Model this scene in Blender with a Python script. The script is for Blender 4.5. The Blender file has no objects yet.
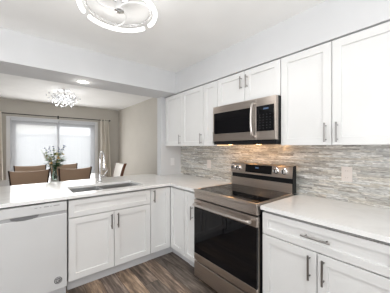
import bpy, bmesh, math, random
from mathutils import Vector, Matrix
random.seed(7)
C = bpy.context.scene.collection
PI = math.pi
S = bpy.context.scene

# ------------------------------------------------------------------ camera, world, lights, exposure
cam_d = bpy.data.cameras.new('camera'); cam = bpy.data.objects.new('camera', cam_d); C.objects.link(cam)
cam_d.sensor_width = 36; cam_d.lens = 213.5/390*36; cam_d.shift_y = 0.0013; cam_d.clip_start = .02
cam.location = (0, 0, 1.36); cam.rotation_euler = (PI/2, 0, math.radians(-38.9))
S.camera = cam
S.view_settings.view_transform = 'Standard'; S.view_settings.look = 'None'
S.view_settings.gamma = 1; S.view_settings.use_curve_mapping = False
S.view_settings.exposure = -0.50

w = bpy.data.worlds.new('sky'); S.world = w; w.use_nodes = True
bgn = w.node_tree.nodes['Background']; bgn.inputs[0].default_value = (.93, .97, 1, 1); bgn.inputs[1].default_value = 4.2

def area(name, loc, rot, sx, sy, power, col=(1, 1, 1)):
    l = bpy.data.lights.new(name, 'AREA'); l.shape = 'RECTANGLE'; l.size = sx; l.size_y = sy
    l.energy = power; l.color = col
    o = bpy.data.objects.new(name, l); C.objects.link(o); o.location = loc; o.rotation_euler = rot
    return o
def point(name, loc, power, col=(1, 1, 1), r=.05):
    l = bpy.data.lights.new(name, 'POINT'); l.energy = power; l.color = col; l.shadow_soft_size = r
    o = bpy.data.objects.new(name, l); C.objects.link(o); o.location = loc; return o
# fill lights added outside unseen openings in the back and left walls
area('fill_back_opening', (-.6, -1.98, 1.45), (PI/2+.6, 0, 0), 2.2, 1.2, 26, (1, .985, .96))
area('fill_left_opening', (-2.98, .6, 1.45), (PI/2+.6, 0, -PI/2), 2.2, 1.2, 12, (1, .985, .96))
# upward fill light added to brighten the ceiling, standing in for a bounced flash
area('ceiling_fill', (-.75, -.25, 1.0), (PI, 0, 0), 1.6, 1.6, 100, (1, .995, .985))
# daylight through the patio door
area('daylight_patio_door', (.67, 6.3, 1.05), (-PI/2, 0, 0), 1.75, 1.9, 50, (1, .985, .96))
KITCHEN_LAMP = 10; DINING_LAMP = 6; COOK_LAMP = 2.6; CAN_LAMP = .8

# ------------------------------------------------------------------ materials
def mat(name, col, rough=.5, metal=0, spec=.5, **k):
    m = bpy.data.materials.new(name); m.use_nodes = True
    b = m.node_tree.nodes['Principled BSDF']
    b.inputs['Base Color'].default_value = (*col, 1); b.inputs['Roughness'].default_value = rough
    b.inputs['Metallic'].default_value = metal; b.inputs['Specular IOR Level'].default_value = spec
    if 'emit' in k:
        b.inputs['Emission Color'].default_value = (*k['emit'], 1); b.inputs['Emission Strength'].default_value = k['es']
    if 'trans' in k: b.inputs['Transmission Weight'].default_value = k['trans']
    if 'coat' in k: b.inputs['Coat Weight'].default_value = k['coat']; b.inputs['Coat Roughness'].default_value = .05
    if 'aniso' in k: b.inputs['Anisotropic'].default_value = k['aniso']
    return m
class NT:
    def __init__(s, m): s.t = m.node_tree; s.b = s.t.nodes['Principled BSDF']
    def n(s, kind, **k):
        x = s.t.nodes.new(kind)
        for a, v in k.items(): setattr(x, a, v)
        return x
    def l(s, a, b): s.t.links.new(a, b)
    def math(s, op, a, b=None, c=None):
        x = s.n('ShaderNodeMath', operation=op)
        for i, v in enumerate((a, b, c)):
            if v is None: continue
            if isinstance(v, (int, float)): x.inputs[i].default_value = v
            else: s.l(v, x.inputs[i])
        return x.outputs[0]
    def comb(s, a, b, c=0):
        x = s.n('ShaderNodeCombineXYZ')
        for i, v in enumerate((a, b, c)):
            if isinstance(v, (int, float)): x.inputs[i].default_value = v
            else: s.l(v, x.inputs[i])
        return x.outputs[0]
    def ramp(s, f, stops, const=False):
        x = s.n('ShaderNodeValToRGB'); r = x.color_ramp
        if const: r.interpolation = 'CONSTANT'
        while len(r.elements) < len(stops): r.elements.new(.5)
        for e, (p, c) in zip(r.elements, stops): e.position = p; e.color = (*c, 1)
        s.l(f, x.inputs[0]); return x.outputs[0]
    def mix(s, f, a, b, mode='MIX'):
        x = s.n('ShaderNodeMix', data_type='RGBA', blend_type=mode)
        for i, v in ((0, f), (6, a), (7, b)):
            if isinstance(v, (int, float)): x.inputs[i].default_value = v
            elif isinstance(v, tuple): x.inputs[i].default_value = (*v, 1)
            else: s.l(v, x.inputs[i])
        return x.outputs[2]
    def coords(s):
        tc = s.n('ShaderNodeTexCoord'); sp = s.n('ShaderNodeSeparateXYZ'); s.l(tc.outputs['Object'], sp.inputs[0])
        return tc.outputs['Object'], sp.outputs[0], sp.outputs[1], sp.outputs[2]
    def noise(s, v, scale, detail=4, rough=.55, dist=0):
        x = s.n('ShaderNodeTexNoise'); s.l(v, x.inputs['Vector'])
        x.inputs['Scale'].default_value = scale; x.inputs['Detail'].default_value = detail
        x.inputs['Roughness'].default_value = rough; x.inputs['Distortion'].default_value = dist
        return x.outputs[0]
    def white(s, v):
        x = s.n('ShaderNodeTexWhiteNoise', noise_dimensions='3D'); s.l(v, x.inputs[0]); return x.outputs[0]
    def bump(s, h, st, d=.002):
        x = s.n('ShaderNodeBump'); x.inputs['Strength'].default_value = st; x.inputs['Distance'].default_value = d
        s.l(h, x.inputs['Height']); s.l(x.outputs[0], s.b.inputs['Normal'])

def painted(name, col, rough=.85, scale=220, st=.12, spec=.3):
    m = mat(name, col, rough, spec=spec); n = NT(m); o, x, y, z = n.coords()
    n.bump(n.noise(o, scale, 3), st, .001)
    v = n.noise(o, 2.3, 2); c = n.ramp(v, [(.3, tuple(a*.97 for a in col)), (.7, tuple(min(1, a*1.02) for a in col))])
    n.l(c, n.b.inputs['Base Color']); return m
M = {}
M['wall'] = painted('light_grey_paint', (.65, .655, .665))
M['greige'] = painted('greige_paint', (.57, .54, .49))
M['ceiling'] = painted('ceiling_paint', (.90, .90, .89), .9, 160, .2)
M['trim'] = painted('white_trim_paint', (.78, .78, .78), .5)
M['cab'] = painted('white_cabinet_lacquer', (.74, .74, .735), .32, 400, .02, .5)
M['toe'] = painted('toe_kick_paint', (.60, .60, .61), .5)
M['steel'] = mat('brushed_stainless_steel', (.60, .56, .53), .27, 1)
def brushed(m, axis, c0, c1):
    n = NT(m); o, x, y, z = n.coords()
    mp = n.n('ShaderNodeMapping'); n.l(o, mp.inputs[0]); mp.inputs['Scale'].default_value = axis
    f = n.noise(mp.outputs[0], 60, 3)
    n.l(n.ramp(f, [(.3, c0), (.7, c1)]), n.b.inputs['Base Color'])
    n.l(n.math('MULTIPLY_ADD', f, .10, .24), n.b.inputs['Roughness'])
    n.b.inputs['Anisotropic'].default_value = .8; n.l(n.comb(.001, .001, 1), n.b.inputs['Tangent'])
brushed(M['steel'], (.05, 6, 6), (.44, .385, .345), (.58, .515, .465))
M['hsteel'] = mat('satin_handle_steel', (.62, .58, .55), .3, 1)
M['chrome'] = mat('polished_chrome', (.86, .86, .87), .09, 1)
M['nickel'] = mat('brushed_nickel', (.30, .29, .28), .3, 1)
M['sinksteel'] = mat('sink_steel', (.55, .55, .55), .25, 1); brushed(M['sinksteel'], (.3, 4, 4), (.48, .48, .48), (.60, .60, .60)); M['sinksteel'].node_tree.nodes['Principled BSDF'].inputs['Metallic'].default_value = .95
M['blackglass'] = mat('black_glass', (.004, .004, .005), .04, 0, .24)
M['black'] = mat('black_enamel', (.008, .008, .009), .4, spec=.2)
M['gap'] = mat('black_rubber_gasket', (.01, .01, .01), .8)
M['dw'] = painted('white_appliance_enamel', (.62, .625, .63), .35, 500, .02, .5)
M['dwgrey'] = mat('grey_appliance_plastic', (.40, .40, .41), .4)
M['dwdark'] = mat('dark_grey_recess_plastic', (.16, .16, .165), .5)
M['print'] = mat('grey_print', (.35, .35, .36), .6)
M['badge'] = mat('grey_badge_enamel', (.20, .20, .21), .3, .6)
M['marks'] = mat('dim_keypad_print', (.035, .037, .04), .5)
M['display'] = mat('blue_lit_display', (.02, .03, .05), .3, emit=(.3, .55, 1), es=.25)
M['plate'] = mat('beige_plate_plastic', (.72, .66, .62), .4)
M['plateg'] = mat('white_plate_plastic', (.78, .78, .79), .4)
M['slot'] = mat('socket_slot', (.42, .37, .35), .6)
M['led'] = mat('lit_led_diffuser', (.95, .95, .95), .4, emit=(1, .98, .95), es=4.5)
M['acrylic'] = mat('clear_acrylic', (.95, .95, .95), .05, trans=.9, spec=.5)
M['lampwhite'] = mat('white_lamp_enamel', (.8, .8, .79), .3)
M['bulb'] = mat('lit_bulb', (1, 1, 1), .4, emit=(1, .98, .95), es=5)
M['can'] = mat('lit_recessed_lens', (1, 1, 1), .4, emit=(1, .95, .88), es=5)
M['cook'] = mat('lit_cooktop_lens', (1, .8, .5), .4, emit=(1, .55, .2), es=6)
M['crystal'] = mat('cut_crystal', (.85, .87, .9), .06, .55, spec=1.0)
M['tan'] = painted('tan_leather', (.40, .275, .19), .48, 300, .15, .4)
M['cream'] = painted('window_lit_leather', (.72, .68, .62), .45, 300, .15, .4)  # end chair only: highlight of the window put into the leather colour
M['darkwood'] = mat('dark_walnut', (.035, .018, .012), .4)
M['redwood'] = mat('reddish_brown_wood', (.16, .06, .03), .4)
M['table'] = mat('pale_gloss_tabletop', (.62, .62, .62), .12)
M['pvc'] = mat('white_vinyl_frame', (.62, .64, .67), .4)
M['glass'] = mat('vase_glass', (.45, .55, .5), .03, trans=.85)
M['rod'] = mat('black_rod_metal', (.02, .018, .018), .35, .6)
M['leaf'] = mat('leaf_green', (.13, .27, .05), .55); M['leafd'] = mat('deep_leaf_green', (.03, .11, .035), .55)
M['lily'] = mat('cream_yellow_petal', (.72, .60, .25), .6); M['white_p'] = mat('white_petal', (.62, .66, .50), .6)
M['blue_p'] = mat('deep_blue_petal', (.035, .075, .24), .6); M['orange_p'] = mat('orange_petal', (.72, .48, .16), .6)
M['fence'] = painted('white_stucco', (.56, .56, .56), .9); M['patio'] = painted('concrete', (.5, .5, .49), .9)
M['housewall'] = painted('cream_siding', (.78, .74, .66), .9)

# glass pane: thin, mostly clear
m = bpy.data.materials.new('clear_window_glass'); m.use_nodes = True; t = m.node_tree; t.nodes.remove(t.nodes['Principled BSDF'])
tr = t.nodes.new('ShaderNodeBsdfTransparent'); gl = t.nodes.new('ShaderNodeBsdfGlossy'); gl.inputs['Roughness'].default_value = .02
mx = t.nodes.new('ShaderNodeMixShader'); mx.inputs[0].default_value = .06
t.links.new(tr.outputs[0], mx.inputs[1]); t.links.new(gl.outputs[0], mx.inputs[2]); t.links.new(mx.outputs[0], t.nodes['Material Output'].inputs[0]); M['pane'] = m
# cloths that let light through
def cloth(name, col, clear, tl, weave):
    m = bpy.data.materials.new(name); m.use_nodes = True; n = NT(m); t = m.node_tree
    t.nodes['Principled BSDF'].inputs['Base Color'].default_value = (*col, 1); t.nodes['Principled BSDF'].inputs['Roughness'].default_value = .9
    tr = n.n('ShaderNodeBsdfTransparent'); ts = n.n('ShaderNodeBsdfTranslucent'); ts.inputs[0].default_value = (*col, 1)
    m1 = n.n('ShaderNodeMixShader'); m1.inputs[0].default_value = tl; m2 = n.n('ShaderNodeMixShader')
    o, x, y, z = n.coords(); f = n.math('MULTIPLY_ADD', n.noise(n.comb(n.math('MULTIPLY', x, 60), y, n.math('MULTIPLY', z, .6)), 1, 2), weave, clear - weave/2)
    n.l(f, m2.inputs[0])
    n.l(n.b.outputs[0], m1.inputs[1]); n.l(ts.outputs[0], m1.inputs[2]); n.l(m1.outputs[0], m2.inputs[1]); n.l(tr.outputs[0], m2.inputs[2])
    n.l(m2.outputs[0], t.nodes['Material Output'].inputs[0]); return m
M['sheer'] = cloth('sheer_white_fabric', (.86, .86, .87), .5, .7, .08)
M['curtain'] = cloth('beige_linen', (.88, .83, .75), .0, .2, .0)

# quartz
m = mat('white_quartz', (.84, .84, .83), .12, spec=.5); n = NT(m); o, x, y, z = n.coords()
v = n.noise(o, 3.5, 6, .6, 1.2); n.l(n.ramp(v, [(.38, (.81, .81, .805)), (.52, (.86, .86, .855)), (.6, (.85, .85, .84))]), n.b.inputs['Base Color']); M['quartz'] = m

# floor: rustic planks laid along y
m = mat('rustic_wood_plank', (.2, .15, .1), .42, spec=.45); n = NT(m); o, x, y, z = n.coords()
PW, PL = .155, 1.22
row = n.math('FLOOR', n.math('DIVIDE', x, PW)); off = n.math('MULTIPLY', n.white(n.comb(row, 3.1, 0)), PL)
yy = n.math('DIVIDE', n.math('ADD', y, off), PL); colm = n.math('FLOOR', yy); rnd = n.white(n.comb(row, colm, 1.7))
fx = n.math('FRACT', n.math('DIVIDE', x, PW)); fy = n.math('FRACT', yy)
gx = n.math('LESS_THAN', n.math('MINIMUM', fx, n.math('SUBTRACT', 1, fx)), .012)
gy = n.math('LESS_THAN', n.math('MINIMUM', fy, n.math('SUBTRACT', 1, fy)), .0018)
gap = n.math('MAXIMUM', gx, gy)
sv = n.comb(n.math('ADD', n.math('MULTIPLY', x, 13), n.math('MULTIPLY', rnd, 40)), n.math('MULTIPLY', y, 1.3), rnd)
g1 = n.noise(sv, 1.6, 7, .65, .6); g2 = n.noise(n.comb(n.math('MULTIPLY', x, 26), n.math('MULTIPLY', y, 3), rnd), 2.2, 5, .7, .4)
base = n.ramp(g1, [(.30, (.045, .034, .027)), (.44, (.135, .102, .08)), (.55, (.26, .20, .155)), (.68, (.45, .365, .29))])
tone = n.ramp(rnd, [(0, (.62, .66, .72)), (.35, (.9, .85, .8)), (.6, (1.0, 1.0, 1.05)), (1, (1.38, 1.26, 1.12))])
c = n.mix(1, base, tone, 'MULTIPLY'); c = n.mix(.55, c, n.ramp(g2, [(.35, (.35, .33, .32)), (.6, (1.1, 1.1, 1.1))]), 'MULTIPLY')
c = n.mix(gap, c, (.02, .015, .012)); n.l(c, n.b.inputs['Base Color'])
n.bump(n.math('SUBTRACT', g2, n.math('MULTIPLY', gap, 1.5)), .25, .002); M['floor'] = m

# backsplash: thin strips of glass and stone on the wall plane (y, z)
m = mat('strip_mosaic_tile', (.5, .48, .44), .22, spec=.6); n = NT(m); o, x, y, z = n.coords()
wob = n.math('MULTIPLY', n.math('SUBTRACT', n.noise(n.comb(0, n.math('MULTIPLY', y, 2.5), n.math('MULTIPLY', z, 8)), 1.5, 3), .5), .022)
RH = .0155; zz = n.math('DIVIDE', z, RH); r = n.math('FLOOR', zz); rr = n.white(n.comb(r, 0, 5))
TL = n.math('MULTIPLY_ADD', rr, .11, .10); ty = n.math('ADD', n.math('DIVIDE', y, TL), n.math('MULTIPLY', rr, 31)); tc_ = n.math('FLOOR', ty)
rnd = n.white(n.comb(r, tc_, 2)); rnd2 = n.white(n.comb(r, tc_, 9))
tile = n.ramp(rnd, [(0, (.38, .36, .33)), (.16, (.52, .50, .46)), (.32, (.43, .425, .41)), (.46, (.62, .61, .59)), (.62, (.34, .33, .31)), (.72, (.48, .45, .40)), (.86, (.56, .56, .55))], True)
sw = n.noise(n.comb(rnd2, n.math('MULTIPLY', y, 10), n.math('MULTIPLY', n.math('ADD', z, wob), 60)), 1.3, 4, .6, 1.5)
tile = n.mix(.75, tile, n.ramp(sw, [(.36, (.50, .49, .47)), (.5, (1.0, 1.0, .99)), (.62, (1.55, 1.55, 1.53))]), 'MULTIPLY')
fz = n.math('FRACT', zz); fy = n.math('FRACT', ty)
ge = n.math('MAXIMUM', n.math('LESS_THAN', fz, .11), n.math('LESS_THAN', fy, .012))
tile = n.mix(n.math('MULTIPLY', ge, .7), tile, (.50, .48, .45)); n.l(tile, n.b.inputs['Base Color'])
n.l(n.math('MULTIPLY_ADD', rnd2, .35, .12), n.b.inputs['Roughness']); n.bump(n.math('SUBTRACT', rnd2, ge), .5, .002); M['mosaic'] = m

# ------------------------------------------------------------------ mesh helpers
def B(): return bmesh.new()
def box(bm, x0, x1, y0, y1, z0, z1, bev=0, seg=1):
    mt = Matrix.Translation(((x0+x1)/2, (y0+y1)/2, (z0+z1)/2)) @ Matrix.Diagonal((abs(x1-x0), abs(y1-y0), abs(z1-z0), 1))
    r = bmesh.ops.create_cube(bm, size=1, matrix=mt); vs = r['verts']
    if bev:
        es = list({e for v in vs for e in v.link_edges})
        bmesh.ops.bevel(bm, geom=es, offset=bev, segments=seg, affect='EDGES', profile=.7)
    return bm
def frame_of(d):
    d = d.normalized(); a = Vector((0, 0, 1)) if abs(d.z) < .9 else Vector((1, 0, 0))
    u = d.cross(a).normalized(); return u, d.cross(u).normalized()
def tube(bm, pts, r, n=10, cap=True, closed=False):
    pts = [Vector(p) for p in pts]; N = len(pts); rs = r if isinstance(r, (list, tuple)) else [r]*N
    rings = []; u = None
    for i, p in enumerate(pts):
        a = pts[(i-1) % N] if (closed or i) else p; b = pts[(i+1) % N] if (closed or i < N-1) else p
        d = (b-a).normalized()
        if u is None: u, v = frame_of(d)
        else:
            u = (u - d*u.dot(d)).normalized(); v = d.cross(u)
        v = d.cross(u)
        rings.append([bm.verts.new(p + (u*math.cos(2*PI*k/n) + v*math.sin(2*PI*k/n))*rs[i]) for k in range(n)])
    for i in range(N if closed else N-1):
        A, Bq = rings[i], rings[(i+1) % N]
        for k in range(n): bm.faces.new((A[k], A[(k+1) % n], Bq[(k+1) % n], Bq[k]))
    if cap and not closed: bm.faces.new(rings[0][::-1]); bm.faces.new(rings[-1])
    return bm
def lathe(bm, prof, n=24, c=(0, 0, 0), axis='z'):
    rings = []
    def P(r, h, a):
        q = (r*math.cos(a), r*math.sin(a))
        return {'z': (c[0]+q[0], c[1]+q[1], c[2]+h), 'y': (c[0]+q[0], c[1]+h, c[2]+q[1]), 'x': (c[0]+h, c[1]+q[0], c[2]+q[1])}[axis]
    for r, h in prof: rings.append([bm.verts.new(P(max(r, 1e-5), h, 2*PI*k/n)) for k in range(n)])
    for a, b in zip(rings, rings[1:]):
        for k in range(n): bm.faces.new((a[k], a[(k+1) % n], b[(k+1) % n], b[k]))
    bm.faces.new(rings[0]); bm.faces.new(rings[-1]); return bm
def prism(bm, poly, axis, a, b, bev=0):
    """poly in the two other axes, extruded from a to b along axis"""
    def P(p, h): return {'x': (h, p[0], p[1]), 'y': (p[0], h, p[1]), 'z': (p[0], p[1], h)}[axis]
    A = [bm.verts.new(P(p, a)) for p in poly]; Bq = [bm.verts.new(P(p, b)) for p in poly]; n_ = len(poly)
    fs = [bm.faces.new(A[::-1]), bm.faces.new(Bq)] + [bm.faces.new((A[i], A[(i+1) % n_], Bq[(i+1) % n_], Bq[i])) for i in range(n_)]
    if bev: bmesh.ops.bevel(bm, geom=list({e for f in fs for e in f.edges}), offset=bev, segments=1, affect='EDGES')
    return bm
def grid_slab(bm, xs, ys, inside, z0, z1, bev=0):
    V = {}
    def g(x, y):
        if (x, y) not in V: V[(x, y)] = bm.verts.new((x, y, z0))
        return V[(x, y)]
    fs = []
    for i in range(len(xs)-1):
        for j in range(len(ys)-1):
            if inside((xs[i]+xs[i+1])/2, (ys[j]+ys[j+1])/2):
                fs.append(bm.faces.new((g(xs[i], ys[j]), g(xs[i+1], ys[j]), g(xs[i+1], ys[j+1]), g(xs[i], ys[j+1]))))
    r = bmesh.ops.extrude_face_region(bm, geom=fs)
    for v in [q for q in r['geom'] if isinstance(q, bmesh.types.BMVert)]: v.co.z = z1
    bmesh.ops.recalc_face_normals(bm, faces=bm.faces)
    if bev:
        es = [e for e in bm.edges if len(e.link_faces) == 2 and e.calc_face_angle(0) > .5]
        bmesh.ops.bevel(bm, geom=es, offset=bev, segments=2, affect='EDGES')
    return bm
def obj(name, bm, mt, parent=None, label=None, smooth=False, loc=None):
    bmesh.ops.recalc_face_normals(bm, faces=bm.faces)
    me = bpy.data.meshes.new(name); bm.to_mesh(me); bm.free(); me.materials.append(mt)
    o = bpy.data.objects.new(name, me); C.objects.link(o)
    if parent: o.parent = parent
    if loc: o.location = loc
    if label: o['label'] = label
    if smooth:
        for p in me.polygons: p.use_smooth = True
        if hasattr(me, 'set_sharp_from_angle'): me.set_sharp_from_angle(angle=math.radians(40))
    return o
def thing(name, label, cat, loc=(0, 0, 0), rz=0, group=None):
    o = bpy.data.objects.new(name, None); C.objects.link(o); o.empty_display_size = .05
    o.location = loc; o.rotation_euler = (0, 0, rz); o['label'] = label; o['category'] = cat
    if group: o['group'] = group
    return o
def tag(o, label, cat, group=None, kind=None):
    o['label'] = label; o['category'] = cat
    if group: o['group'] = group
    if kind: o['kind'] = kind
    return o
def struct(name, bm, mt, parent=None, **k):
    o = obj(name, bm, mt, parent, **k)
    if not parent: o['kind'] = 'structure'
    return o
def bxs(*bs, bev=0):
    bm = B()
    for b in bs: box(bm, *b, bev=bev)
    return bm

# ------------------------------------------------------------------ room shell
XL, YB, YF, XK, XD, H = -2.9, -1.9, 6.4, 2.06, 2.22, 2.44
WX0, WX1, WZ = -.22, 1.57, 2.0     # patio door opening
struct('floor', bxs((XL-.1, XD+.1, YB-.1, YF+.12, -.08, 0)), M['floor'])
struct('ceiling', bxs((XL-.1, XD+.1, YB-.1, YF+.12, H, H+.1)), M['ceiling'])
struct('wall_right', bxs((XK, XK+.12, YB, 3.04, 0, H)), M['wall'])
struct('wall_partition', bxs((1.676, XK, 2.92, 3.04, 0, H)), M['wall'])
struct('wall_dining_right', bxs((XD, XD+.12, 3.04, YF, 0, H)), M['greige'])
struct('wall_dining_far', bxs((XL, WX0, YF, YF+.12, 0, H), (WX1, XD+.12, YF, YF+.12, 0, H), (WX0, WX1, YF, YF+.12, WZ, H)), M['greige'])
struct('wall_back', bxs((XL, -1.7, YB-.1, YB, 0, H), (.5, XK+.12, YB-.1, YB, 0, H), (-1.7, .5, YB-.1, YB, 0, .7), (-1.7, .5, YB-.1, YB, 2.2, H)), M['wall'])
struct('wall_left', bxs((XL-.1, XL, YB-.1, -.5, 0, H), (XL-.1, XL, 1.7, YF+.12, 0, H), (XL-.1, XL, -.5, 1.7, 0, .7), (XL-.1, XL, -.5, 1.7, 2.2, H)), M['wall'])
# dropped soffits: above the upper cabinets and across above the peninsula
struct('wall_soffit_right', bxs((1.737, XK-.0, YB, 2.598, 2.139, H)), M['wall'])
struct('wall_soffit_peninsula', bxs((XL, XK, 2.60, 2.92, 2.139, H), (XL, 1.676, 2.92, 3.04, 2.139, H)), M['wall'])
struct('baseboard_far', bxs((XL, WX0-.06, YF-.015, YF, 0, .1), (WX1+.06, XD, YF-.015, YF, 0, .1)), M['trim'])
struct('baseboard_right', bxs((XD-.015, XD, 3.05, YF-.016, 0, .1)), M['trim'])

# patio door: frame and two panes
win = struct('window_1', bxs((WX0, WX0+.05, YF-.01, YF+.1, 0, WZ), (WX1-.05, WX1, YF-.01, YF+.1, 0, WZ), (WX0+.05, WX1-.05, YF-.01, YF+.1, WZ-.05, WZ), (WX0+.05, WX1-.05, YF-.01, YF+.1, 0, .05), bev=.003), M['pvc'])
cx = .70
for (a, b, yy0) in ((WX0+.05, cx+.03, YF+.015), (cx-.03, WX1-.05, YF+.05)):
    sh = obj('sash', bxs((a, a+.055, yy0, yy0+.03, .05, WZ-.05), (b-.055, b, yy0, yy0+.03, .05, WZ-.05), (a+.055, b-.055, yy0, yy0+.03, WZ-.11, WZ-.05), (a+.055, b-.055, yy0, yy0+.03, .05, .13)), M['pvc'], win)
    obj('pane', bxs((a+.05, b-.05, yy0+.012, yy0+.018, .12, WZ-.1)), M['pane'], sh)
struct('trim_1', bxs((WX0-.07, WX0, YF-.02, YF, 0, WZ+.06), (WX1, WX1+.07, YF-.02, YF, 0, WZ+.06), (WX0, WX1, YF-.02, YF, WZ, WZ+.06), bev=.003), M['trim'])
# outside: patio, low wall, neighbouring house
struct('trim_patio', bxs((-9, 10, YF+.13, 16, -.12, -.04)), M['patio'])
tag(obj('garden_wall', bxs((-9, 10, 9.9, 10.05, -.04, 1.80), (-9, 10, 9.86, 10.09, 1.80, 1.86)), M['fence']), 'white garden wall seen pale through the sheer blinds', 'wall')
hs = thing('house', 'cream neighbouring house front above the garden wall, behind the left blind', 'house', (.4, 13.5, -.04))
obj('facade', bxs((-2.2, .95, 0, .2, 0, 4.2)), M['housewall'], hs)
obj('roof', prism(B(), [(-2.5, 4.2), (1.25, 4.2), (-.6, 5.3)], 'y', -.2, .4), M['badge'], hs)

# ------------------------------------------------------------------ kitchen cabinets
def pull(parent, p, vertical=True, L=.15):
    """bar pull with its centre at p on a front facing -y"""
    bm = B(); x, y, z = p; h = L/2; s = .034
    if vertical:
        tube(bm, [(x, y-s, z-h), (x, y-s, z+h)], .0065, 12)
        for q in (-1, 1): tube(bm, [(x, y, z+q*h*.72), (x, y-s, z+q*h*.72)], .0045, 8)
    else:
        tube(bm, [(x-h, y-s, z), (x+h, y-s, z)], .0065, 12)
        for q in (-1, 1): tube(bm, [(x+q*h*.72, y, z), (x+q*h*.72, y-s, z)], .0045, 8)
    return obj('handle', bm, M['nickel'], parent, smooth=True)
def shaker(x0, x1, z0, z1, y=0, th=.02, st=.058, plain=False):
    """front with a recessed flat panel; the face looks to -y"""
    g = .0026; x0 += g; x1 -= g; z0 += g; z1 -= g; bm = B()
    V = lambda x, yy, z: bm.verts.new((x, yy, z))
    def ring(i, yy): return [V(x0+i, yy, z0+i), V(x1-i, yy, z0+i), V(x1-i, yy, z1-i), V(x0+i, yy, z1-i)]
    rs = [ring(0, y+th), ring(0, y+.0015), ring(.0015, y), ring(st, y), ring(st+.001, y+.002), ring(st+.0025, y+.012)]
    for a, b in zip(rs, rs[1:]):
        for k in range(4): bm.faces.new((a[k], a[(k+1) % 4], b[(k+1) % 4], b[k]))
    bm.faces.new(rs[0][::-1]); bm.faces.new(rs[-1]); return bm
def door(parent, x0, x1, z0, z1, hp=None, L=.15, vert=True, nm='door', st=.058):
    d = obj(nm, shaker(x0, x1, z0, z1, st=st), M['cab'], parent)
    if hp: pull(d, (hp[0], 0, hp[1]), vert, L)
    return d
ZB, ZT = .112, .865
def base_cab(label, loc, rz, W, D=.60, hollow=False):
    t = thing('base_cabinet', label, 'cabinet', loc, rz)
    y0 = .026
    if hollow:
        bm = bxs((0, .018, y0, D, .105, .864), (W-.018, W, y0, D, .105, .864), (0, .018, .10, D, .8635, .882), (W-.018, W, .10, D, .8635, .882), (.018, W-.018, y0, D, .105, .123), (.018, W-.018, D-.012, D, .123, .88), (.018, W-.018, y0, y0+.02, .66, .72), (.018, W-.018, y0, y0+.02, .84, .864))
    else: bm = bxs((0, W, y0, D, .105, .864), (.002, W-.002, .10, D, .8635, .882))
    obj('carcass', bm, M['cab'], t)
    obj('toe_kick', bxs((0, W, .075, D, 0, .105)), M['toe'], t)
    return t
R90 = -PI/2
YP = 2.262       # peninsula door faces
XR = 1.432       # range-wall door faces
# dishwasher at x -.285 .. .32
tD = thing('dishwasher', 'white built-in dishwasher under the counter, left of the sink cabinet', 'dishwasher', (-.288, YP, 0))
Wd = .606
obj('tub', bxs((.004, Wd-.004, .03, .58, .09, .872)), M['gap'], tD)
dd = obj('door', bxs((0.003, Wd-.003, -.012, .03, .088, .757), bev=.004), M['dw'], tD)
bd = obj('badge', lathe(B(), [(.031, 0), (.031, -.0015), (.027, -.003), (0, -.003)], 32, (.534, -.012, .171), 'y'), M['badge'], dd, 'round dark grey badge with a pale ring', True)
bm = B(); tube(bm, [(.534+.0225*math.cos(a), -.0155, .171+.0225*math.sin(a)) for a in [k*2*PI/24 for k in range(24)]], .0012, 6, closed=True)
for s in (-1, 1): tube(bm, [(.534+s*(.004+.007*math.cos(a)), -.0155, .171+.008*math.sin(a)) for a in [k*PI/6 + (.5 if s > 0 else 3.6) for k in range(9)]], .0013, 6)
obj('emblem', bm, M['plateg'], bd)
cp = obj('control_panel', bxs((.003, Wd-.003, -.012, .03, .785, .868), bev=.004), M['dw'], tD)
obj('panel_print', bxs(*[(x, x+wd_, -.0128, -.0118, .838, .838+h) for x, wd_, h in ((.365, .02, .006), (.40, .012, .006), (.43, .035, .008), (.475, .012, .006), (.50, .045, .009))]), M['print'], cp)
obj('handle_recess', bxs((.003, Wd-.003, -.004, .03, .757, .785)), M['dwgrey'], tD, 'grey recessed strip')
bm = B(); cxh = .30
prism(bm, [(cxh-.095, .7845), (cxh-.085, .768), (cxh-.05, .757), (cxh, .753), (cxh+.05, .757), (cxh+.085, .768), (cxh+.095, .7845)], 'y', -.0135, -.0035)
obj('pocket_handle', bm, M['dwdark'], tD, 'dark grey pocket handle')
obj('toe_kick', bxs((.003, Wd-.003, .05, .55, 0, .085)), M['toe'], tD)
tE = tag(obj('end_panel', bxs((-.312, -.291, YP, 2.865, 0, .884), bev=.001), M['cab']), 'white panel closing the left end of the peninsula beside the dishwasher', 'panel')
# sink base
tS = base_cab('wide white sink cabinet with one false drawer over two doors, right of the dishwasher', (.328, YP, 0), 0, .832, hollow=True)
door(tS, 0, .832, .70, ZT, nm='false_drawer', st=.045)
door(tS, 0, .416, ZB, .697, (.383, .60)); door(tS, .416, .832, ZB, .697, (.449, .60))
# corner cabinet
tC = thing('corner_cabinet', 'white L-shaped corner base cabinet where the peninsula meets the range wall', 'cabinet', (1.162, 1.972, 0))
def L(o): return lambda x, y: not (x < 1.452-1.162-o and y < YP+.026-1.972-o)
dx, dy = 1.458-1.162, YP+.026-1.972
obj('carcass', grid_slab(B(), [0, dx, .893], [0, dy, .885], lambda x, y: not (x < dx and y < dy), .105, .864), M['cab'], tC)
obj('top_rail', grid_slab(B(), [0, dx+.07, .893], [0, dy+.07, .885], lambda x, y: not (x < dx+.07 and y < dy+.07), .8645, .882), M['cab'], tC)
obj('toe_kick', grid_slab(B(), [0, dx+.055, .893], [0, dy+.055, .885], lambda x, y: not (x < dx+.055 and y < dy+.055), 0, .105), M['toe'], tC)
sub = obj('door', shaker(0, .268, ZB, ZT), M['cab'], tC, loc=(0, YP-1.972, 0)); pull(sub, (.037, 0, .786), True, .145)
sb2 = obj('door', shaker(0, .286, ZB, ZT), M['cab'], tC, loc=(XR-1.162, .288, 0)); sb2.rotation_euler = (0, 0, R90)
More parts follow.
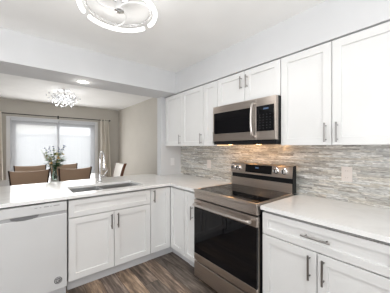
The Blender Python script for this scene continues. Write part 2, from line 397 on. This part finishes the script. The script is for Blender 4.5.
# narrow cabinet left of range
tN = base_cab('narrow white base cabinet between the corner cabinet and the range', (XR, 1.969, 0), R90, .235)
door(tN, 0, .235, ZB, ZT, (.160, .65), .145, st=.05)
# right base
tR = base_cab('white base cabinet with one wide drawer over two doors, right of the range', (XR, .953, 0), R90, .785)
door(tR, 0, .785, .70, ZT, (.39, .79), .17, False, 'drawer', .045)
door(tR, 0, .3925, ZB, .697, (.352, .597), .155); door(tR, .3925, .785, ZB, .697, (.433, .597), .155)

# uppers
XU = 1.728
def upper(label, yfar, W, z0, doors):
    t = thing('wall_cabinet', label, 'cabinet', (XU, yfar, z0), R90)
    obj('carcass', bxs((0, W, .026, XK-XU-.002, 0, 2.118-z0)), M['cab'], t)
    for a, b, hp, ln in doors: door(t, a, b, -.003, 2.124-z0, hp, ln, st=.056)
    return t
ZU = 1.375
upper('white wall cabinet in the corner beside the partition wall, farthest left', 2.875, .443, ZU, [(0, .443, (.412, .09), .13)])
upper('white wall cabinet with one wide door, second from the partition wall', 2.430, .452, ZU, [(0, .452, (.420, .09), .13)])
upper('narrow white wall cabinet directly left of the microwave', 1.976, .241, ZU, [(0, .241, (.208, .09), .13)])
upper('short white wall cabinet with two doors above the microwave', 1.733, .764, 1.808, [(0, .382, (.347, .198), .125), (.382, .764, (.417, .198), .125)])
upper('tall two-door white wall cabinet right of the microwave, above the outlet plate', .967, .78, ZU, [(0, .39, (.353, .09), .14), (.39, .78, (.427, .09), .14)])
tag(obj('filler_strip', bxs((1.752, XK-.001, 2.878, 2.918, ZU, 2.131)), M['cab']), 'narrow white filler strip between the far wall cabinet and the partition wall', 'filler')

# countertops
SX0, SX1, SY0, SY1 = .378, 1.122, 2.355, 2.765
xs = [-.335, SX0, SX1, 1.412, 1.672, XK-.012]; ys = [1.732, 2.24, SY0, SY1, 2.918, 3.25]
def inside(x, y):
    if SX0 < x < SX1 and SY0 < y < SY1: return False
    if y < 2.24: return x > 1.412
    if y > 2.918: return x < 1.672
    return True
bm = grid_slab(B(), xs, ys, inside, .884, .914)
es = [e for e in bm.edges if abs(e.verts[0].co.z-e.verts[1].co.z) > .01 and abs(e.verts[0].co.x-1.672) < .001 and e.verts[0].co.y > 3.2]
bmesh.ops.bevel(bm, geom=es, offset=.07, segments=5, affect='EDGES')
tag(obj('countertop', bm, M['quartz']), 'white quartz L-shaped countertop over the peninsula, holding the sink', 'countertop')
tag(obj('countertop', bxs((1.412, XK-.012, .165, .954, .884, .914)), M['quartz']), 'white quartz countertop right of the range below the outlet plate', 'countertop')
# backsplash
struct('wall_backsplash', bxs((XK-.011, XK, .165, 2.918, .9, ZU-.001), (XK-.011, XK, .97, 1.728, ZU-.001, 1.385)), M['mosaic'])

# sink
ts = thing('kitchen_sink', 'stainless double-bowl sink sunk into the peninsula countertop', 'sink', (.75, 2.56, .70))
def bowl(x0, x1):
    y0, y1, h, w = -.208, .208, .181, .003
    bm = bxs((x0, x1, y0, y1, 0, w), (x0, x0+w, y0, y1, w, h), (x1-w, x1, y0, y1, w, h), (x0+w, x1-w, y0, y0+w, w, h), (x0+w, x1-w, y1-w, y1, w, h))
    b = obj('bowl', bm, M['sinksteel'], ts)
    obj('drain', lathe(B(), [(.045, 0), (.045, .003), (.035, .004), (.03, .001), (0, .001)], 20, ((x0+x1)/2, .03, w)), M['nickel'], b, smooth=True)
bowl(-.376, -.052); bowl(-.036, .376)
obj('divider', bxs((-.052, -.036, -.205, .205, .10, .178), bev=.004), M['sinksteel'], ts)
obj('rim', grid_slab(B(), [-.382, -.372, .372, .382], [-.213, -.205, .205, .213], lambda x, y: abs(x) > .372 or abs(y) > .205, .1785, .1835), M['sinksteel'], ts)
# faucet
tf = thing('faucet', 'tall chrome gooseneck pull-down faucet behind the sink', 'faucet', (.766, 2.875, .914))
obj('base', lathe(B(), [(.030, 0), (.030, .006), (.022, .014), (.020, .05), (.019, .10), (.0, .10)], 24), M['chrome'], tf, smooth=True)
pts = [(0, 0, .09), (0, 0, .28)] + [(0, -.085+.085*math.cos(a), .30+.085*math.sin(a)) for a in [k*PI/12 for k in range(13)]] + [(0, -.172, .27)]
obj('spout', tube(B(), pts, .0105, 14), M['chrome'], tf, smooth=True)
obj('spray_head', tube(B(), [(0, -.172, .275), (0, -.174, .255), (0, -.178, .18), (0, -.179, .165)], [.013, .017, .019, .015], 16), M['chrome'], tf, smooth=True)
lv = obj('lever', tube(B(), [(.018, 0, .075), (.045, 0, .08), (.075, -.01, .12), (.09, -.015, .15)], [.012, .010, .006, .005], 12), M['chrome'], tf, smooth=True)

# ------------------------------------------------------------------ range
XG = 1.382
tg = thing('electric_range', 'freestanding stainless electric range with black glass oven door between the base cabinets', 'range', (XG, 1.728, 0), R90)
W = .762; D = XK-.012-XG
obj('body', bxs((.001, W-.001, .045, D-.002, .03, .905)), M['black'], tg)
for fx_ in (.04, W-.04):
    for fy_ in (.08, D-.08): obj('foot', lathe(B(), [(.016, 0), (.016, .01), (.01, .012), (.01, .03), (0, .03)], 12, (fx_, fy_, 0)), M['black'], tg)
obj('storage_drawer', bxs((.001, W-.001, 0, .045, .035, .189), bev=.003), M['steel'], tg)
od = obj('oven_door', prism(B(), [(0, .205), (0, .272), (.022, .272), (.022, .745), (0, .745), (0, .823), (.045, .823), (.045, .205)], 'x', .001, W-.001, .0015), M['steel'], tg)
obj('door_glass', bxs((.001, W-.001, .001, .021, .273, .744)), M['blackglass'], od, 'black glass oven window')
hb = B(); tube(hb, [(.05, -.030, .783)] + [(.05+(W-.09)*t_, -.050-.012*math.sin(PI*t_), .785) for t_ in [k/12 for k in range(13)]] + [(W-.04, -.030, .783)], .0115, 12)
for q in (.065, W-.055): box(hb, q-.014, q+.014, -.048, .001, .772, .798, bev=.003)
obj('handle', hb, M['hsteel'], od, smooth=True)
obj('front_panel', bxs((.001, W-.001, .004, .06, .836, .914), (.035, W-.035, .001, .005, .852, .896), bev=.002), M['steel'], tg)
obj('cooktop_frame', bxs((0, W, -.004, .03, .905, .926), (0, .02, .03, .575, .905, .926), (W-.02, W, .03, .575, .905, .926), bev=.002), M['steel'], tg)
gt = obj('cooktop_glass', bxs((.02, W-.02, .03, .575, .905, .9235)), M['blackglass'], tg, 'black ceramic glass cooktop')
M['ring'] = mat('grey_burner_print', (.07, .07, .07), .25)
for (bx_, by_, r_) in ((.20, .17, .115), (.55, .17, .085), (.20, .42, .085), (.55, .42, .115), (.385, .46, .05)):
    bm = B()
    for rr_ in (r_, r_*.6):
        a_ = [bm.verts.new((bx_+rr_*math.cos(k*PI/18), by_+rr_*math.sin(k*PI/18), .9238)) for k in range(36)]
        b_ = [bm.verts.new((bx_+(rr_-.004)*math.cos(k*PI/18), by_+(rr_-.004)*math.sin(k*PI/18), .9238)) for k in range(36)]
        for k in range(36): bm.faces.new((a_[k], a_[(k+1) % 36], b_[(k+1) % 36], b_[k]))
    obj('burner_ring', bm, M['ring'], gt)
bg_ = obj('backguard', prism(B(), [(.575, .924), (.585, 1.012), (.622, 1.012), (.622, .924)], 'x', .001, W-.001), M['steel'], tg)
obj('vent_slot', bxs((.006, W-.006, .588, .622, 1.012, 1.065)), M['black'], tg)
cpn = obj('control_panel', prism(B(), [(.563, 1.062), (.577, 1.172), (.594, 1.180), (.622, 1.180), (.622, 1.062)], 'x', .002, W-.006, .002), M['steel'], tg)
def onp(z): return .563 + (z-1.062)/.12*.014
bm = B(); prism(bm, [(onp(1.082)-.0015, 1.082), (onp(1.166)-.0015, 1.166), (onp(1.166)+.004, 1.166), (onp(1.082)+.004, 1.082)], 'x', .215, .54)
dsp = obj('display_panel', bm, M['blackglass'], cpn, 'black glass touch display')
obj('clock_display', bxs((.345, .385, onp(1.137)-.004, onp(1.137)+.002, 1.130, 1.144)), M['display'], tg, 'blue lit clock digits')
obj('end_cap', prism(B(), [(.559, .924), (.559, 1.062), (.575, 1.176), (.594, 1.183), (.622, 1.183), (.622, .924)], 'x', W-.006, W), M['black'], tg, 'black end cap of the backguard')
for kx in (.048, .118, .59, .675):
    k_ = obj('knob', lathe(B(), [(.030, .012), (.030, .003), (.023, 0), (.021, -.022), (.018, -.026), (0, -.026)], 24, (kx, onp(1.125)-.012, 1.125), 'y'), M['chrome'], tg, smooth=True)
    obj('knob_grip', bxs((kx-.004, kx+.004, onp(1.125)-.046, onp(1.125)-.034, 1.106, 1.144), bev=.002), M['black'], k_)

# ------------------------------------------------------------------ microwave
XM = 1.655
tm = thing('microwave_oven', 'stainless over-the-range microwave with black glass door under the short wall cabinet', 'microwave', (XM, 1.730, 1.385), R90)
W = .760; D = XK-.012-XM
def zz_(z): return z-1.385
obj('body', bxs((0, W, .04, D, 0, zz_(1.802))), M['black'], tm)
md = obj('door', bxs((0, .565, 0, .04, zz_(1.728), zz_(1.800)), (0, .565, 0, .04, zz_(1.425), zz_(1.502)), (0, .012, 0, .04, zz_(1.502), zz_(1.728)), (.508, .565, 0, .04, zz_(1.502), zz_(1.728)), bev=.0015), M['steel'], tm)
obj('door_glass', bxs((.012, .508, .001, .035, zz_(1.502), zz_(1.728))), M['blackglass'], md, 'black glass window')
obj('handle', tube(B(), [(.548, .0, zz_(1.455)), (.548, -.03, zz_(1.462))] + [(.548, -.042-.014*math.sin(PI*t_), zz_(1.475+.265*t_)) for t_ in [k/10 for k in range(11)]] + [(.548, -.03, zz_(1.752)), (.548, 0, zz_(1.759))], .010, 12), M['hsteel'], md, smooth=True)
obj('control_frame', bxs((.567, W, 0, .04, zz_(1.728), zz_(1.800)), (.567, W, 0, .04, zz_(1.425), zz_(1.502)), (.744, W, 0, .04, zz_(1.502), zz_(1.728)), bev=.0015), M['steel'], tm)
pc = obj('control_panel', bxs((.567, .744, .001, .035, zz_(1.502), zz_(1.728))), M['blackglass'], tm, 'black glass keypad')
for c_ in range(4):
    for r_ in range(6): obj('key', bxs((.60+c_*.034, .611+c_*.034, .0004, .0012, zz_(1.525+r_*.024), zz_(1.525+r_*.024)+.005)), M['marks'], pc)
obj('clock_display', bxs((.64, .69, .0002, .0012, zz_(1.692), zz_(1.706))), M['display'], pc, 'blue lit clock display')
obj('vent_grille', bxs((.002, W-.002, .012, .04, 0, zz_(1.423))), M['black'], tm, 'black vent strip')
for lx in (.13, .50):
    obj('cooktop_lamp', lathe(B(), [(.03, .001), (.03, -.0004), (0, -.0004)], 16, (lx, .14, 0)), M['cook'], tm, 'warm lit lamp lens')
for lx in (.13, .50):
    point('cooktop_lamp_light', (XM+.14, 1.730-lx, 1.365), COOK_LAMP, (1, .56, .24), .025)

# outlets and switch
def plate(name, label, cat, y, z, mt, h=.12, wd=.075, sl=True):
    t = thing(name, label, cat, (XK-.011, y, z), R90)
    p = obj('plate', bxs((-wd/2, wd/2, -.006, 0, -h/2, h/2), bev=.0015), mt, t)
    for q in (-.028, .028):
        r_ = obj('socket', lathe(B(), [(.017, 0), (.017, -.002), (0, -.002)], 16, (0, -.006, q), 'y'), mt, t)
        obj('slots', bxs((-.008, -.006, -.0088, -.0078, q-.005, q+.005), (.006, .008, -.0088, -.0078, q-.005, q+.005)), M['slot'], r_)
plate('wall_outlet', 'pale outlet plate on the mosaic backsplash right of the range', 'outlet', .574, 1.14, M['plate'])
plate('wall_outlet', 'pale outlet plate on the mosaic backsplash left of the range', 'outlet', 2.22, 1.12, M['plate'])
t = thing('light_switch', 'white light switch plate on the grey partition wall', 'switch', (1.885, 2.92, 1.125))
obj('plate', bxs((-.036, .036, -.006, 0, -.06, .06), bev=.0015), M['plateg'], t)
obj('rocker', bxs((-.016, .016, -.010, -.006, -.032, .032), bev=.0015), M['plateg'], t)

# ------------------------------------------------------------------ kitchen ceiling light
LX, LY = .532, 1.513
tl = thing('ceiling_light', 'lit ring-shaped LED ceiling light with curved arms over the kitchen', 'ceiling light', (LX, LY, H))
obj('canopy', lathe(B(), [(.07, 0), (.07, -.02), (.055, -.03), (.02, -.035), (.02, -.09), (.032, -.098), (.032, -.118), (0, -.124)], 28), M['chrome'], tl, smooth=True)
def arc(r, a0, a1, z, n_=26, tilt=0): return [(r*math.cos(a0+(a1-a0)*k/n_), r*math.sin(a0+(a1-a0)*k/n_), z+tilt*k/n_) for k in range(n_+1)]
for q in range(3):
    a0 = math.radians(22 + q*120)
    obj('led_tube', tube(B(), arc(.25, a0, a0+math.radians(105), -.12, tilt=.0), .014, 12), M['led'], tl, smooth=True)
    am = B(); r1 = [(.03+.21*t_, t_*1.0) for t_ in [k/12 for k in range(13)]]
    tube(am, [(r_*math.cos(a0+ph), r_*math.sin(a0+ph), -.108+.006*math.sin(PI*r_/.25)) for r_, ph in r1], .006, 8)
    obj('arm', am, M['lampwhite'], tl, 'curved white arm', True)
obj('clear_ring', tube(B(), arc(.215, 0, 2*PI, -.10, 48)[:-1], .008, 8, closed=True), M['acrylic'], tl, smooth=True)
kl = area('kitchen_lamp_light', (LX, LY, H-.145), (0, 0, 0), .46, .46, KITCHEN_LAMP, (1, .975, .94)); kl.data.shape = 'DISK'

# ------------------------------------------------------------------ dining: recessed light, chandelier
t = thing('recessed_light', 'lit round recessed light in the soffit underside above the sink', 'ceiling light', (.561, 2.82, 2.139))
obj('trim_ring', lathe(B(), [(.072, 0), (.070, -.005), (.055, -.004), (.055, 0)], 32), M['lampwhite'], t, smooth=True)
obj('lens', lathe(B(), [(.054, -.001), (.054, -.004), (0, -.004)], 24), M['can'], t)
sp = point('recessed_lamp_light', (.561, 2.82, 2.08), CAN_LAMP, (1, .95, .88), .05)

tc = thing('chandelier', 'lit starburst crystal chandelier close to the dining ceiling', 'chandelier', (.61, 4.70, H))
obj('canopy', lathe(B(), [(.10, 0), (.10, -.015), (.07, -.025), (.015, -.03), (.015, -.07), (.04, -.09), (.045, -.12), (.03, -.15), (0, -.155)], 28), M['chrome'], tc, smooth=True)
rc = random.Random(3); gold = PI*(3-5**.5)
for i in range(84):
    u_ = .18 - 1.12*(i+.5)/84; a = gold*i; rr_ = math.sqrt(max(0, 1-u_*u_))
    d = Vector((rr_*math.cos(a), rr_*math.sin(a), u_*.8)); Lr = .17+.125*rc.random(); c0 = Vector((0, 0, -.12))
    bm = B(); tube(bm, [c0+d*.03, c0+d*Lr], .0016, 5)
    for kk in (.45, .72, 1):
        p = c0+d*(Lr*kk); s = .0045+.0055*kk
        e = bmesh.ops.create_icosphere(bm, subdivisions=1, radius=s, matrix=Matrix.Translation(p) @ Matrix.Rotation(a, 4, 'Z') @ Matrix.Diagonal((1, 1, 1.5, 1)))
    obj('crystal_spray', bm, M['crystal'], tc)
for i in range(6):
    a = i*PI/3
    obj('bulb', lathe(B(), [(0.001, -.012), (.010, -.008), (.012, 0), (.008, .01), (0.001, .014)], 10, (.07*math.cos(a), .07*math.sin(a), -.12)), M['bulb'], tc, smooth=True)
for i in range(3):
    a = i*2*PI/3+.4; point('chandelier_light', (.61+.12*math.cos(a), 4.70+.12*math.sin(a), H-.29), DINING_LAMP/3, (1, .98, .96), .015)

# ------------------------------------------------------------------ curtains, rod, sheer blinds
trd = thing('curtain_rod', 'thin black curtain rod across the top of the patio door', 'curtain rod', (.70, 6.30, 2.11))
obj('rod', tube(B(), [(-1.55, 0, 0), (1.22, 0, 0)], .010, 10), M['rod'], trd, smooth=True)
for s in (-1.57, 1.24): obj('finial', lathe(B(), [(.008, -.03), (.018, -.015), (.02, 0), (.012, .02), (0.001, .025)], 14, (s, 0, 0), 'x'), M['rod'], trd, smooth=True)
for s in (-1.5, 0, 1.17): obj('bracket', bxs((s-.006, s+.006, 0, .098, -.006, .006), (s-.015, s+.015, .092, .099, -.04, .04)), M['rod'], trd)
def curtain(label, xt0, xt1, xb0, xb1, folds, amp):
    bm = B(); NX, NZ = folds*10, 16; g = []
    for j in range(NZ+1):
        t_ = j/NZ; z = 2.135 - t_*2.115; x0 = xt0+(xb0-xt0)*t_; x1 = xt1+(xb1-xt1)*t_
        g.append([bm.verts.new((x0+(x1-x0)*(i/NX)+.006*math.sin(i*.9+j*.2), 6.30+amp*(.75+.25*t_)*math.sin(2*PI*folds*i/NX)+.004*math.sin(j), z)) for i in range(NX+1)])
    for j in range(NZ):
        for i in range(NX): bm.faces.new((g[j][i], g[j][i+1], g[j+1][i+1], g[j+1][i]))
    o = obj('curtain', bm, M['curtain'], smooth=True); tag(o, label, 'curtain', 'beige curtains at the patio door')
    s = o.modifiers.new('thickness', 'SOLIDIFY'); s.thickness = .003
curtain('beige curtain gathered at the right side of the patio door', 1.68, 1.90, 1.68, 2.00, 5, .035)
curtain('beige curtain at the left edge of the photo, left of the patio door', -.72, -.36, -.74, -.32, 6, .035)
for (a, b, lb) in ((WX0+.01, cx-.008, 'sheer white roller blind over the left half of the patio door'), (cx+.008, WX1-.01, 'sheer white roller blind over the right half of the patio door')):
    t = thing('roller_blind', lb, 'blind', ((a+b)/2, YF-.055, WZ-.04), 0, 'sheer roller blinds on the patio door'); hw = (b-a)/2
    obj('cassette', bxs((-hw, hw, -.03, .034, 0, .075), bev=.006), M['pvc'], t)
    obj('fabric', bxs((-hw+.01, hw-.01, 0, .0012, -WZ+.12, 0)), M['sheer'], t)
    obj('bottom_bar', bxs((-hw+.008, hw-.008, -.008, .009, -WZ+.10, -WZ+.12), bev=.003), M['pvc'], t)

# ------------------------------------------------------------------ dining table and chairs
tt = thing('dining_table', 'pale glossy rectangular dining table between the chairs', 'table', (.47, 4.70, 0))
obj('tabletop', bxs((-.85, .85, -.44, .44, .735, .765), bev=.004), M['table'], tt)
obj('apron', bxs((-.74, .74, -.34, -.32, .66, .734), (-.74, .74, .32, .34, .66, .734), (-.74, -.72, -.32, .32, .66, .734), (.72, .74, -.32, .32, .66, .734)), M['table'], tt)
for sx in (-.73, .73):
    for sy in (-.33, .33): obj('leg', bxs((sx-.035, sx+.035, sy-.035, sy+.035, 0, .66), bev=.003), M['table'], tt)
def chair(label, loc, rz, fab, wood, flab=None):
    """faces +y; the back's outer face is at y=0, leaning back (to -y) at the top"""
    t = thing('dining_chair', label, 'chair', loc, rz, 'dining chairs round the table')
    obj('seat', bxs((-.225, .225, .05, .49, .42, .49), bev=.02, ), fab, t)
    def backm(w0, w1, z0, z1, yo, th, nx=10, nz=8, edge=False):
        bm = B(); F = []; K = []
        for j in range(nz+1):
            t_ = j/nz; z = z0+(z1-z0)*t_; hw = w0+(w1-w0)*t_
            ra, rb = [], []
            for i in range(nx+1):
                s = 2*i/nx-1; zz = z - (.018*(1-s*s) if j == nz else .018*(1-s*s)*t_); yb = yo - .10*t_*t_ - .028*(1-s*s) + .02
                ra.append(bm.verts.new((hw*s, yb, zz))); rb.append(bm.verts.new((hw*s, yb+th, zz)))
            F.append(ra); K.append(rb)
        for j in range(nz):
            for i in range(nx):
                bm.faces.new((F[j][i], F[j][i+1], F[j+1][i+1], F[j+1][i])); bm.faces.new((K[j][i+1], K[j][i], K[j+1][i], K[j+1][i+1]))
        for i in range(nx):
            bm.faces.new((F[0][i+1], F[0][i], K[0][i], K[0][i+1])); bm.faces.new((F[nz][i], F[nz][i+1], K[nz][i+1], K[nz][i]))
        for j in range(nz):
            bm.faces.new((F[j][0], F[j+1][0], K[j+1][0], K[j][0])); bm.faces.new((F[j+1][nx], F[j][nx], K[j][nx], K[j+1][nx]))
        return bm
    obj('backrest', backm(.190, .238, .46, 1.0, .10, .045), fab, t, flab, True)
    for s in (-1, 1):
        bm = B(); pr = []
        for k in range(9):
            t_ = k/8; z = .42+.588*t_; x = s*(.198+.050*max(0, (z-.46)/.54)); y = .10-.10*((max(0, z-.46))/.54)**2 + .02
            pr.append((x, y, z))
        for a, b in zip(pr, pr[1:]):
            v = [bm.verts.new((p[0]+dx_, p[1]+dy_, p[2])) for p in (a, b) for dx_, dy_ in ((-.009, -.008), (.009, -.008), (.009, .052), (-.009, .052))]
            for q in ((0, 1, 5, 4), (1, 2, 6, 5), (2, 3, 7, 6), (3, 0, 4, 7), (3, 2, 1, 0), (4, 5, 6, 7)): bm.faces.new([v[i] for i in q])
        obj('side_rail', bm, wood, t, 'dark wooden edge')
    for sx in (-.2, .2):
        obj('leg', tube(B(), [(sx*.95, .46, .42), (sx*1.02, .475, 0)], [.022, .014], 10), M['darkwood'], t)
        obj('leg', tube(B(), [(sx*.95, .10, .42), (sx*1.02, .03, 0)], [.022, .014], 10), M['darkwood'], t)
    return t
chair('tan leather dining chair, nearest the peninsula on the left, back turned to the kitchen', (.087, 4.12, 0), 0, M['tan'], M['darkwood'])
chair('tan leather dining chair, nearest the peninsula left of the faucet, back turned to the kitchen', (.715, 4.14, 0), 0, M['tan'], M['darkwood'])
chair('tan dining chair on the window side of the table, left of the flowers', (.12, 5.34, 0), PI, M['tan'], M['darkwood'])
chair('tan dining chair on the window side of the table, right of the flowers', (.68, 5.34, 0), PI, M['tan'], M['darkwood'])
chair('dining chair with brown wood edges, window highlight painted into its cream leather, at the right end of the table', (1.74, 4.72, 0), PI/2, M['cream'], M['redwood'])

# vase and flowers
tv = tag(obj('flower_vase', lathe(B(), [(.035, 0), (.042, .01), (.045, .06), (.035, .13), (.03, .18), (.038, .22), (.033, .22), (.026, .18), (.031, .13), (.04, .06), (.036, .012), (0, .012)], 24, (0, 0, 0)), M['glass'], smooth=True), 'green glass vase holding the flowers on the dining table', 'vase')
tv.location = (.46, 4.68, .765)
tb = thing('flower_bouquet', 'bouquet of blue, cream and green flowers in the vase on the dining table', 'flowers', (.46, 4.68, .78))
rf = random.Random(11); bm = B(); heads = []
for i in range(26):
    a = gold*i; sp_ = .02+.16*math.sqrt(rf.random()); h = .36+.30*rf.random() - sp_*.3
    tip = Vector((sp_*math.cos(a), sp_*math.sin(a), h)); mid = Vector((tip.x*.25, tip.y*.25, h*.55))
    tube(bm, [(tip.x*.05, tip.y*.05, 0.0), tuple(mid), tuple(tip)], .0022, 5); heads.append(tip)
obj('stems', bm, M['leafd'], tb)
def leafbm(bm, p, d, L_, w_):
    d = d.normalized(); u, v = frame_of(d); prev = None
    for k in range(5):
        t_ = k/4; c = p+d*L_*t_+Vector((0, 0, -.25*L_*t_*t_)); ww = w_*math.sin(PI*min(1, t_*.9+.08))
        cur = (bm.verts.new(c-u*ww), bm.verts.new(c+v*ww*.25), bm.verts.new(c+u*ww))
        if prev: bm.faces.new((prev[0], prev[1], cur[1], cur[0])); bm.faces.new((prev[1], prev[2], cur[2], cur[1]))
        prev = cur
for mt_, lo, hi, cnt in ((M['leaf'], .22, .46, 80), (M['leafd'], .16, .36, 60)):
    bm = B()
    for i in range(cnt):
        a = rf.random()*2*PI; z = lo+(hi-lo)*rf.random(); rr_ = .02+.10*rf.random()*min(1, (z-.12)/.2)
        leafbm(bm, Vector((rr_*math.cos(a), rr_*math.sin(a), z)), Vector((math.cos(a), math.sin(a), .5*rf.random()+.1)), .06+.06*rf.random(), .017+.012*rf.random())
    obj('leaves', bm, mt_, tb)
def blossom(p, d, R_, np_, mt_, nm):
    bm = B(); d = d.normalized(); u, v = frame_of(d)
    for k in range(np_):
        a = 2*PI*k/np_; leafbm(bm, p, (u*math.cos(a)+v*math.sin(a))*1.0+d*.7, R_, R_*.32)
    bmesh.ops.create_icosphere(bm, subdivisions=1, radius=R_*.22, matrix=Matrix.Translation(p+d*R_*.2))
    obj(nm, bm, mt_, tb)
for i, h in enumerate(heads):
    d = Vector((h.x*2, h.y*2, .35))
    if h.z < .50: blossom(h*.92, d + Vector((0, -.25, 0)), .050, 6, (M['lily'], M['white_p'], M['lily'], M['orange_p'])[i % 4], 'lily')
    elif i % 4 == 3: blossom(h, d, .032, 6, M['white_p'], 'small_blossom')
    else:
        for q in range(3): blossom(h - Vector((h.x*.12*q, h.y*.12*q, .035*q)) + Vector((rf.uniform(-.015, .015), rf.uniform(-.015, .015), 0)), d, .029, 5, M['blue_p'], 'blue_blossom')
# tall pale spire
bm = B()
for k in range(14):
    z = .36+.012*k; blx = -.12-.006*k; bmesh.ops.create_icosphere(bm, subdivisions=1, radius=.012-.0005*k, matrix=Matrix.Translation((blx+.006*math.sin(k*2), .03+.006*math.cos(k*2), z)))
tube(bm, [(0, 0, .05), (-.11, .03, .36), (-.20, .03, .53)], .0025, 5)
obj('pale_spire', bm, M['white_p'], tb)
